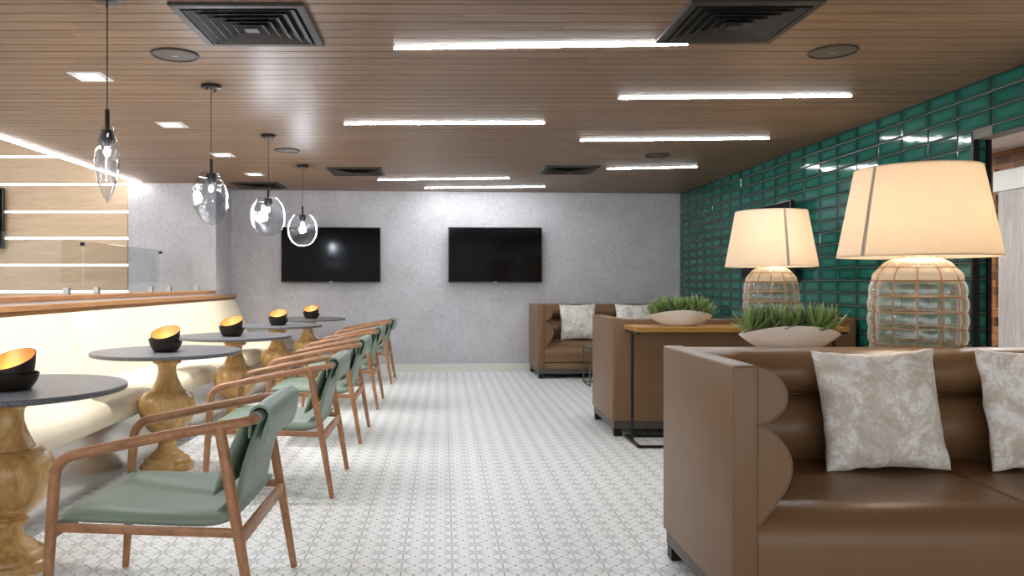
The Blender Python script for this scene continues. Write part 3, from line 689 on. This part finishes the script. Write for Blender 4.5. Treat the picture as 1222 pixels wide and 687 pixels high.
# ------------------------------------------------------------------ chairs (facing -x)
def chair():
    r = thing('armchair', 'x', 'chair', group='walnut armchairs at the tables')
    W = 0.325; wd, gl = M['chair_wood'], M['green_l']
    for s in (-1, 1):
        bm = bmesh.new(); tube(bm, [(-0.690, s*W, 0), (-0.676, s*W, 0.22), (-0.662, s*W, 0.44), (-0.655, s*W, 0.535)], [0.0135, 0.017, 0.019, 0.0185], 16); obj('leg', bm, wd, r)
        bm = bmesh.new(); tube(bm, [(0.0, s*W, 0), (-0.05, s*W, 0.30), (-0.085, s*W, 0.50), (-0.118, s*W, 0.69)], [0.0135, 0.018, 0.0195, 0.018], 16); obj('leg', bm, wd, r)
        pts = [(-0.655, s*W, 0.530)]
        for k in range(1, 9):
            a = R(80 * k / 8); pts.append((-0.572 - 0.083 * math.cos(a), s*W, 0.530 + 0.072 * math.sin(a)))
        pts += [(-0.45, s*W, 0.630), (-0.30, s*W, 0.661), (-0.15, s*W, 0.688), (-0.06, s*(W - 0.004), 0.702), (-0.025, s*(W - 0.022), 0.707), (-0.010, s*(W - 0.055), 0.710)]
        rad = [0.0185] * 9 + [0.0185, 0.018, 0.0175, 0.017, 0.0165, 0.016]
        bm = bmesh.new(); tube(bm, pts, rad, 16, flat=1.0); obj('arm', bm, wd, r)
        bm = bmesh.new(); beam(bm, (-0.668, s*(W - 0.004), 0.362), (-0.058, s*(W - 0.004), 0.342), 0.020, 0.028, bev=0.004); obj('side_rail', bm, wd, r)
    bm = bmesh.new(); beam(bm, (-0.662, -W, 0.345), (-0.662, W, 0.345), 0.020, 0.036, bev=0.004); obj('front_rail', bm, wd, r)
    bm = bmesh.new(); beam(bm, (-0.052, -W, 0.322), (-0.052, W, 0.322), 0.020, 0.048, bev=0.004); obj('back_rail', bm, wd, r)
    bm = bmesh.new(); tube(bm, [(-0.012, -W + 0.05, 0.710), (-0.004, -0.2, 0.714), (-0.002, 0, 0.715), (-0.004, 0.2, 0.714), (-0.012, W - 0.05, 0.710)], 0.0215, 16); obj('top_bar', bm, gl, r)
    def seat(u, v, sd):
        x = -0.375 + 0.300 * u * (1 - 0.012 * v * v); y_ = 0.304 * v * (1 - 0.05 * (u > 0) * u ** 4) * (1 - 0.02 * (1 - u))
        e = max(0.0, (1 - abs(u) ** 8)) ** 0.5 * max(0.0, (1 - abs(v) ** 8)) ** 0.5
        z = 0.370 - 0.010 * u + (0.022 * (u > 0.6) * ((u - 0.6) / 0.4) ** 2 if u > 0.6 else 0)
        z += e * ((0.042 - 0.010 * math.exp(-(u*u + v*v) * 1.8)) if sd > 0 else -0.020) - (0.012 if u < -0.8 else 0) * ((-u - 0.8) / 0.2 if u < -0.8 else 0)
        return (x, y_, z)
    bm = bmesh.new(); pad(bm, seat, 22, 22); obj('seat', bm, gl, r, sharp=75)
    def back(u, v, sd):   # u height, v width
        s = (u + 1) / 2; w_ = 0.232 + 0.008 * s
        x = -0.092 + 0.094 * s - 0.012 * math.sin(PI * s) + 0.010 * (v * v - 0.4) * (-0.5)
        e = max(0.0, (1 - abs(u) ** 10)) ** 0.5 * max(0.0, (1 - abs(v) ** 10)) ** 0.5
        return (x + 0.013 * e * sd, w_ * v, 0.388 + 0.325 * s)
    bm = bmesh.new(); pad(bm, back, 20, 18); obj('backrest', bm, gl, r, sharp=75)
    def cush(u, v, sd):
        s = (u + 1) / 2; w_ = 0.236 - 0.006 * s
        x = -0.142 + 0.112 * s + 0.018 * v * v * -1 + (-0.006)
        e = max(0.0, (1 - abs(u) ** 4)) ** 0.5 * max(0.0, (1 - abs(v) ** 6)) ** 0.5
        return (x + e * (0.016 if sd > 0 else -0.030), w_ * v, 0.440 + 0.265 * s)
    bm = bmesh.new(); pad(bm, cush, 18, 18); obj('back_cushion', bm, gl, r, sharp=75)
    # leather sleeve folded over the top bar with a flap behind
    bm = bmesh.new(); loops = []
    for k in range(15):
        v = -1 + 2 * k / 14; y_ = 0.252 * v; fl = 0.018 * (1 - abs(v) ** 6); wv = 0.003 * math.sin(9 * v)
        cxx, czz = -0.003, 0.714; Lp = []
        rr = 0.037
        outer = [(cxx - 0.040, czz - 0.075)] + [(cxx + rr * math.cos(a), czz + rr * math.sin(a)) for a in [R(180 - 20 * j) for j in range(0, 10)]] + [(cxx + 0.030, czz - 0.05), (cxx + 0.016 + wv, czz - 0.098), (cxx + 0.008, czz - 0.108)]
        inner = [(cxx + 0.002, czz - 0.105), (cxx + 0.010, czz - 0.05)] + [(cxx + (rr - 0.009) * math.cos(a), czz + (rr - 0.009) * math.sin(a)) for a in [R(20 * j) for j in range(0, 10)]] + [(cxx - 0.034, czz - 0.075)]
        loops.append([(x, y_, z + 0.004 * (1 - v * v)) for x, z in outer + inner])
    loft(bm, loops); obj('back_sleeve', bm, gl, r, sharp=55)
    return r
CH = [(-0.615, 2.868, 0), (-0.605, 4.53, 0), (-0.604, 5.945, 0), (-0.608, 7.465, 0), (-0.603, 9.245, 0)]
chl = ['nearest walnut armchair with sage green leather seat, facing the cut off table', 'second green leather armchair from the front', 'third green leather armchair from the front, middle of the row', 'fourth green leather armchair from the front', 'farthest green leather armchair, closest to the back wall']
h0 = chair()
for k, ((x, yv, a), lab) in enumerate(zip(CH, chl)):
    if k == 0: h0.location = (x, yv, 0); h0['label'] = lab
    else: dup(h0, lab, (x, yv, 0), a)

# ------------------------------------------------------------------ sofas
def sofa(lab, W, loc, rz, D=0.81):
    r = thing('sofa', lab, 'sofa', loc, rz, 'brown leather sofas'); br = M['brown']; T = 0.083; HT = 0.893
    for s in (0, 1):
        bm = bmesh.new(); x0 = 0 if s == 0 else W - T
        box(bm, x0, x0 + T, 0, D, 0.115, HT, 0.008, 3); obj('arm', bm, br, r)
    bm = bmesh.new(); box(bm, 0.010, W - 0.010, D - T, D + 0.006, 0.115, HT - 0.006, 0.008, 3); obj('back', bm, br, r)
    def roll(z0, z1, p, sk_, pw):
        bm = bmesh.new(); n = 16; loops = [[], [], [], []]
        for k in range(n + 1):
            s = k / n; d = p * max(0, math.sin(PI * s ** sk_)) ** pw; z = z0 + (z1 - z0) * s
            c = [(T + d, 0.006), (T + d, D - T - d), (W - T - d, D - T - d), (W - T - d, 0.006)]
            for L_, (x, y_) in zip(loops, c): L_.append((x, y_, z))
        for L_, (x, y_) in zip(loops, [(T - 0.01, 0.006), (T - 0.01, D - T + 0.01), (W - T + 0.01, D - T + 0.01), (W - T + 0.01, 0.006)]):
            L_.append((x, y_, z1)); L_.append((x, y_, z0))
        def dens(a, b, m): return [[tuple(Vector(p_).lerp(Vector(q_), i / m)) for p_, q_ in zip(a, b)] for i in range(m)]
        ls = dens(loops[0], loops[1], 6) + dens(loops[1], loops[2], 10) + dens(loops[2], loops[3], 6) + [loops[3]]
        loft(bm, ls); obj('roll_cushion', bm, br, r, sharp=50)
        for xe, sg in ((T, 1), (W - T, -1)):
            pts = [(xe + sg * (p * max(0, math.sin(PI * (k / 16) ** sk_)) ** pw ), 0.007, z0 + (z1 - z0) * k / 16) for k in range(0, 17)]
            b2 = bmesh.new(); tube(b2, pts, 0.0035, 6); obj('piping', b2, br, r)
    roll(0.700, HT - 0.006, 0.094, 0.96, 0.6); roll(0.372, 0.697, 0.110, 1.3, 0.72)
    bm = bmesh.new(); pr = [(0.02, 0.19), (0.006, 0.20), (0.004, 0.30)] + [(0.124 - 0.120 * math.cos(R(a)), 0.302 + 0.118 * math.sin(R(a))) for a in range(10, 91, 10)] + [(0.35, 0.430), (D - T - 0.01, 0.436), (D - T - 0.01, 0.19)]
    loft(bm, [[(x, y_, z - dz) for y_, z in pr] for x, dz in ((T, 0.004), (T + 0.012, 0.0), (W * 0.3, 0), (W / 2 - 0.012, 0.0), (W / 2, 0.003), (W / 2 + 0.012, 0), (W * 0.7, 0), (W - T - 0.012, 0), (W - T, 0.004))]); obj('seat', bm, br, r, sharp=45)
    for dx in (-0.008, 0.008):
        bm = bmesh.new(); tube(bm, [(W / 2 + dx, y_ - (0.0012 if z < 0.4 else 0), z + (0.0012 if z > 0.4 else 0) - 0.001) for y_, z in pr[1:-1]], 0.0018, 6); obj('seam', bm, br, r)
    bm = bmesh.new(); box(bm, T, W - T, 0.004, 0.06, 0.115, 0.188, 0.008, 2); obj('front_rail', bm, br, r)
    bm = bmesh.new(); box(bm, 0.012, W - 0.012, 0.014, D - 0.014, 0.058, 0.116); obj('plinth', bm, M['plinth'], r, False)
    for x in (0.014, W - 0.074):
        for y_ in (0.016, D - 0.076):
            bm = bmesh.new(); box(bm, x, x + 0.06, y_, y_ + 0.06, 0, 0.058, 0.002, 1); obj('leg', bm, M['black_metal'], r, False)
    return r
sofa('nearest brown leather sofa with rolled cushions, facing the camera', 2.04, (0.935, 2.52, 0), 0)
sofa('brown leather sofa with its flat back turned to the console table', 1.84, (1.272 + 1.84, 6.69, 0), PI)
sofa('farthest brown leather sofa against the grey back wall', 1.96, (1.135, 9.43, 0), R(1.5))

def pillow(lab, loc, w, lean, rz, seed, roll_=0.0, t_=0.15):
    bm = bmesh.new(); sv = Vector((seed * 3.1, seed * 1.7, 0))
    def fn(u, v, sd):
        x = w / 2 * u * (1 - 0.075 * (1 - v * v)); z = w / 2 * v * (1 - 0.075 * (1 - u * u))
        e = ((1 - u * u) * (1 - v * v)); y_ = -sd * t_ / 2 * e ** 0.42
        n = mnoise.noise(Vector((u * 2.2, v * 2.2, sd)) + sv) * 0.016 + mnoise.noise(Vector((u * 6, v * 5, sd)) + sv) * 0.006
        rim = min(1, e * 6)
        dx = mnoise.noise(Vector((u * 2, v * 4, 5)) + sv) * 0.006; dz = mnoise.noise(Vector((u * 4, v * 2, 9)) + sv) * 0.006
        return (x + dx, y_ + n * rim, z + dz + w / 2)
    pad(bm, fn, 34, 34)
    o = obj('throw_pillow', bm, M['velvet'], sharp=80, loc=loc); o.rotation_euler = (-lean, roll_, rz)
    return tag(o, lab, 'pillow', 'pale velvet throw pillows')
pillow('pale crushed velvet pillow at the left end of the nearest sofa', (1.715, 3.005, 0.432), 0.475, R(13), R(-2), 1, R(-1.5))
pillow('pale crushed velvet pillow on the nearest sofa, cut by the right frame edge', (2.345, 3.005, 0.432), 0.475, R(13), R(2), 2, R(1))
pillow('pale pillow at the left end of the farthest sofa', (1.715, 9.90, 0.432), 0.47, R(13), R(0), 3, R(-1))
pillow('pale pillow on the farthest sofa, half hidden by the middle sofa', (2.42, 9.90, 0.432), 0.47, R(13), R(2), 4, R(1))

# ------------------------------------------------------------------ console tables
def console(lab, x0, x1, y0, y1, zt):
    r = thing('console_table', lab, 'console table', (x0, y0, 0), group='wooden console tables behind the sofas'); w = x1 - x0; d = y1 - y0
    bm = bmesh.new(); box(bm, 0, w, 0, d, zt - 0.034, zt, 0.003, 1); obj('tabletop', bm, M['console_wood'], r, False)
    for x in (0.014, w - 0.014):
        bm = bmesh.new(); tube(bm, [(x, d / 2, 0.012), (x, d / 2, zt - 0.034)], 0.011, 8); obj('leg', bm, M['black_metal'], r)
        bm = bmesh.new(); beam(bm, (x, 0.0, 0.010), (x, d, 0.010), 0.02, 0.02); obj('foot_bar', bm, M['black_metal'], r, False)
        bm = bmesh.new(); beam(bm, (x, 0.02, zt - 0.042), (x, d - 0.02, zt - 0.042), 0.02, 0.016); obj('bracket', bm, M['black_metal'], r, False)
    for y_ in (0.0, d):
        bm = bmesh.new(); beam(bm, (0.014, y_, 0.010), (w - 0.014, y_, 0.010), 0.02, 0.02); obj('stretcher', bm, M['black_metal'], r, False)
    return r
ZC = 0.848
console('wooden console table against the back of the middle sofa', 1.354, 2.85, 5.475, 5.865, ZC)
console('wooden console table hidden behind the nearest sofa back', 1.36, 2.85, 3.375, 3.765, ZC)
r = thing('side_table', 'small bronze framed side table in front of the farthest sofa', 'side table', (1.62, 8.70, 0))
bm = bmesh.new(); box(bm, 0, 0.45, 0, 0.42, 0.42, 0.44, 0.002, 1); obj('tabletop', bm, M['table_metal'], r, False)
for x in (0.01, 0.44):
    for y_ in (0.01, 0.41):
        bm = bmesh.new(); beam(bm, (x, y_, 0), (x, y_, 0.42), 0.016, 0.016, up=(0, 1, 0)); obj('leg', bm, M['table_metal'], r, False)
    bm = bmesh.new(); beam(bm, (x, 0.01, 0.008), (x, 0.41, 0.008), 0.016, 0.016); obj('foot_bar', bm, M['table_metal'], r, False)
bm = bmesh.new(); beam(bm, (0.01, 0.41, 0.008), (0.44, 0.41, 0.008), 0.016, 0.016); obj('stretcher', bm, M['table_metal'], r, False)

# ------------------------------------------------------------------ table lamps
def table_lamp():
    r = thing('table_lamp', 'x', 'table lamp', group='glass table lamps on the consoles')
    NV = 12; H = 0.429
    RZ = [(0.0, 0.178), (0.05, 0.186), (0.12, 0.189), (0.20, 0.189), (0.26, 0.187), (0.323, 0.178), (0.355, 0.166), (0.383, 0.147), (0.405, 0.123), (0.420, 0.098), (0.4295, 0.070)]
    def rad(z):
        for (a, ra), (b, rb_) in zip(RZ, RZ[1:]):
            if z <= b: return ra + (rb_ - ra) * (z - a) / (b - a)
        return RZ[-1][1]
    zr = [0.0, 0.034, 0.107, 0.180, 0.251, 0.323, 0.383, H]
    def body(z0, z1, mat, name, inflate=0.013):
        bm = bmesh.new(); nz = int((z1 - z0) / 0.0075); seg = NV * 10; rows = []
        for i in range(nz + 1):
            z = z0 + (z1 - z0) * i / nz
            cell = next(k for k in range(len(zr) - 1) if z <= zr[k + 1] + 1e-6); s = min(1, max(0, (z - zr[cell]) / (zr[cell + 1] - zr[cell])))
            row = []
            for k in range(seg):
                a = 2 * PI * k / seg; fa = (k % 10) / 10
                b = inflate * (max(0, math.sin(PI * s)) ** 0.45) * (max(0, math.sin(PI * fa)) ** 0.45)
                q_ = rad(z) - 0.006 + b; row.append((q_ * math.cos(a), q_ * math.sin(a), z))
            rows.append(row)
        loft(bm, rows, caps=False); return obj(name, bm, mat, r, sharp=85)
    body(0.004, 0.323, M['lamp_glass'], 'glass_base'); body(0.323, H, M['milk'], 'milky_glass_top')
    bm = bmesh.new(); lathe(bm, [(0, 0.0), (0.165, 0.0), (0.165, 0.006), (0, 0.006)], 32, False, False); obj('foot', bm, M['rattan'], r)
    for k in range(NV):
        a = 2 * PI * k / NV; pts = []
        for i in range(22):
            z = H * i / 21; q_ = rad(z) - 0.003; pts.append((q_ * math.cos(a), q_ * math.sin(a), z))
        bm = bmesh.new(); tube(bm, pts, 0.0034, 6); obj('cage_wire', bm, M['rattan'], r)
    for z in zr:
        bm = bmesh.new(); q_ = rad(z) - 0.003; tube(bm, [(q_ * math.cos(2*PI*k/48), q_ * math.sin(2*PI*k/48), max(z, 0.004)) for k in range(49)], 0.0034, 6, False); obj('cage_ring', bm, M['rattan'], r)
    bm = bmesh.new(); lathe(bm, [(0.070, H - 0.004), (0.066, H + 0.004), (0.02, H + 0.008), (0.016, H + 0.05), (0.018, H + 0.09), (0, H + 0.092)], 20, True, False); obj('neck', bm, M['rattan'], r)
    zb, zt, rb, rt = 0.432, 0.832, 0.318, 0.246
    bm = bmesh.new(); lathe(bm, [(rb, zb), (rt, zt), (rt - 0.003, zt), (rb - 0.003, zb), (rb, zb)], 72, False, False); sh = obj('lampshade', bm, M['shade'], r, sharp=60)
    for rr, z in ((rb - 0.001, zb), (rt - 0.001, zt)):
        bm = bmesh.new(); tube(bm, [(rr * math.cos(2*PI*k/64), rr * math.sin(2*PI*k/64), z) for k in range(65)], 0.003, 6, False); obj('shade_hem', bm, M['shade'], sh)
    bm = bmesh.new(); sa = R(-160); ls = []
    for i in range(2):
        z = (zb, zt)[i]; rr = (rb, rt)[i]
        ls.append([(q_ * math.cos(sa + t_), q_ * math.sin(sa + t_), z) for q_, t_ in ((rr + 0.0005, -0.03), (rr + 0.0022, 0), (rr + 0.0005, 0.03), (rr - 0.001, 0.03), (rr - 0.001, -0.03))])
    loft(bm, ls); obj('shade_seam', bm, M['seam'], sh, False)
    bm = bmesh.new()
    for k in range(3): tube(bm, [(0, 0, zt - 0.03), (rt * math.cos(2*PI*k/3), rt * math.sin(2*PI*k/3), zt - 0.004)], 0.002, 6)
    tube(bm, [(0, 0, H + 0.09), (0, 0, zt - 0.03)], 0.004, 8)
    obj('shade_spider', bm, M['steel'], r)
    bm = bmesh.new(); lathe(bm, [(0, H + 0.10), (0.014, H + 0.105), (0.03, H + 0.14), (0.03, H + 0.165), (0.018, H + 0.19), (0, H + 0.196)], 18, False, False); obj('bulb', bm, M['lampbulb'], r)
    lamp_light('POINT', r, (0.05, -0.05, H + 0.17), LAMP_W, (1.0, 0.82, 0.62), 0.04)
    lamp_light('POINT', r, (-0.05, -0.05, H + 0.12), LAMP_W * 0.4, (1.0, 0.82, 0.62), 0.03)
    return r
l0 = table_lamp(); l0.location = ((1094 - PX) * 3.57 / F, 3.57, ZC); l0['label'] = 'large table lamp behind the nearest sofa, beside the doorway'
l0.scale = (1.04, 1.04, 1.0)
l1 = dup(l0, 'table lamp on the farther console, in front of the wall television', ((918 - PX) * 5.72 / F, 5.69, ZC), R(68)); l1.scale = (1, 1, 1)

# ------------------------------------------------------------------ planters with succulents
def planter(lab, loc, rz=0.0):
    r = thing('planter_bowl', lab, 'planter', loc, rz, 'boat shaped planter bowls'); A, B_, H = 0.236, 0.085, 0.072
    def rim(a): return H + 0.046 * abs(math.sin(a)) ** 1.5
    bm = bmesh.new(); seg = 72; rows = []
    for sgn, ins in ((1, 0.0), (-1, 0.006)):
        rr = []
        for i in range(11):
            s = i / 10; f = 0.42 + 0.58 * s ** 0.55; row = []
            for k in range(seg):
                a = 2 * PI * k / seg; fl = 0.0012 * (k % 3 == 0)
                x = math.copysign(abs(math.cos(a)) ** 1.0, math.cos(a)) * (A * (0.40 + 0.60 * s ** 0.62) - ins); y_ = math.sin(a) * (B_ * (0.55 + 0.45 * s ** 0.5) - ins) * (1 - 0.25 * math.cos(a) ** 4)
                row.append((x * (1 - fl * 4), y_ - math.copysign(fl, y_), max(ins, s * rim(a))))
            rr.append(row)
        rows += rr if sgn > 0 else rr[::-1]
    loft(bm, rows); obj('bowl', bm, M['ceramic'], r, sharp=50)
    bm = bmesh.new(); lathe(bm, [(0, 0.062), (0.8, 0.064), (0.4, 0.09), (0, 0.098)], 40, False, False, (0, 0), A, B_); obj('soil', bm, M['soil'], r)
    return r
def rosette(seed, size, n=30):
    q = random.Random(seed); bm = bmesh.new()
    for i in range(n):
        t_ = i / n; az = i * 2.39996 + q.uniform(-.2, .2); el = R(14 + 68 * t_ ** 1.15 + q.uniform(-7, 7)); L = size * (1.0 - 0.12 * t_) * q.uniform(0.85, 1.1); w = 0.0150 + 0.005 * q.random()
        d = Vector((math.cos(az), math.sin(az), 0)); sdv = Vector((-math.sin(az), math.cos(az), 0)); loops = []
        for k in range(7):
            s = k / 6; e = el - 0.35 + 0.75 * s * s * 0.8
            c = d * (0.008 + L * s * math.cos(el - 0.2 + 0.35 * s)) + Vector((0, 0, L * s * math.sin(el - 0.2 + 0.35 * s)))
            ww = w * (0.62 + 1.1 * s - 1.72 * s ** 1.9) + 0.0006; th = 0.0045 * (1 - s) + 0.0006
            nrm = Vector((-d.x * math.sin(el), -d.y * math.sin(el), math.cos(el)))
            loops.append([c + sdv * ww, c - nrm * th, c - sdv * ww, c + nrm * th * 0.15])
        loft(bm, loops)
    return bm
meshes = []
for k in range(5):
    o_bm = rosette(20 + k, 0.140, 30); me = None
    meshes.append(o_bm)
sprites = []
for k, b_ in enumerate(meshes):
    bmesh.ops.recalc_face_normals(b_, faces=b_.faces)
    for f in b_.faces: f.smooth = True
    me = bpy.data.meshes.new('succulent'); b_.to_mesh(me); b_.free(); me.materials.append(M['leaf']); sprites.append(me)
names = ['leftmost green succulent', 'second green succulent from the left', 'third green succulent from the left', 'fourth green succulent from the left', 'fifth green succulent from the left', 'rightmost green succulent']
def plant_bowl(lab, where, loc, rz, seed):
    planter(lab, loc, rz); q = random.Random(seed)
    for k in range(6):
        x = -0.175 + 0.07 * k; y_ = (0.012 if k % 2 else -0.014)
        o = bpy.data.objects.new('succulent', sprites[(k + seed) % 5]); col.objects.link(o)
        v = Matrix.Rotation(rz, 3, 'Z') @ Vector((x, y_, 0.094)); o.location = Vector(loc) + v
        o.rotation_euler = (q.uniform(-.1, .1), 0.9 * x, q.uniform(0, 6)); s = q.uniform(0.92, 1.12) * (0.86 if k in (0, 5) else 1); o.scale = (s, s, s)
        tag(o, names[k] + ' in the bowl ' + where, 'succulent', 'succulents in the bowl ' + where)
plant_bowl('white boat shaped planter bowl behind the nearest sofa, beside the large lamp', 'behind the nearest sofa', ((942.5 - PX) * 3.60 / F, 3.60, ZC), R(0), 1)
plant_bowl('white boat shaped planter bowl at the left end of the farther console', 'on the farther console', ((812 - PX) * 5.66 / F, 5.66, ZC), R(0), 2)
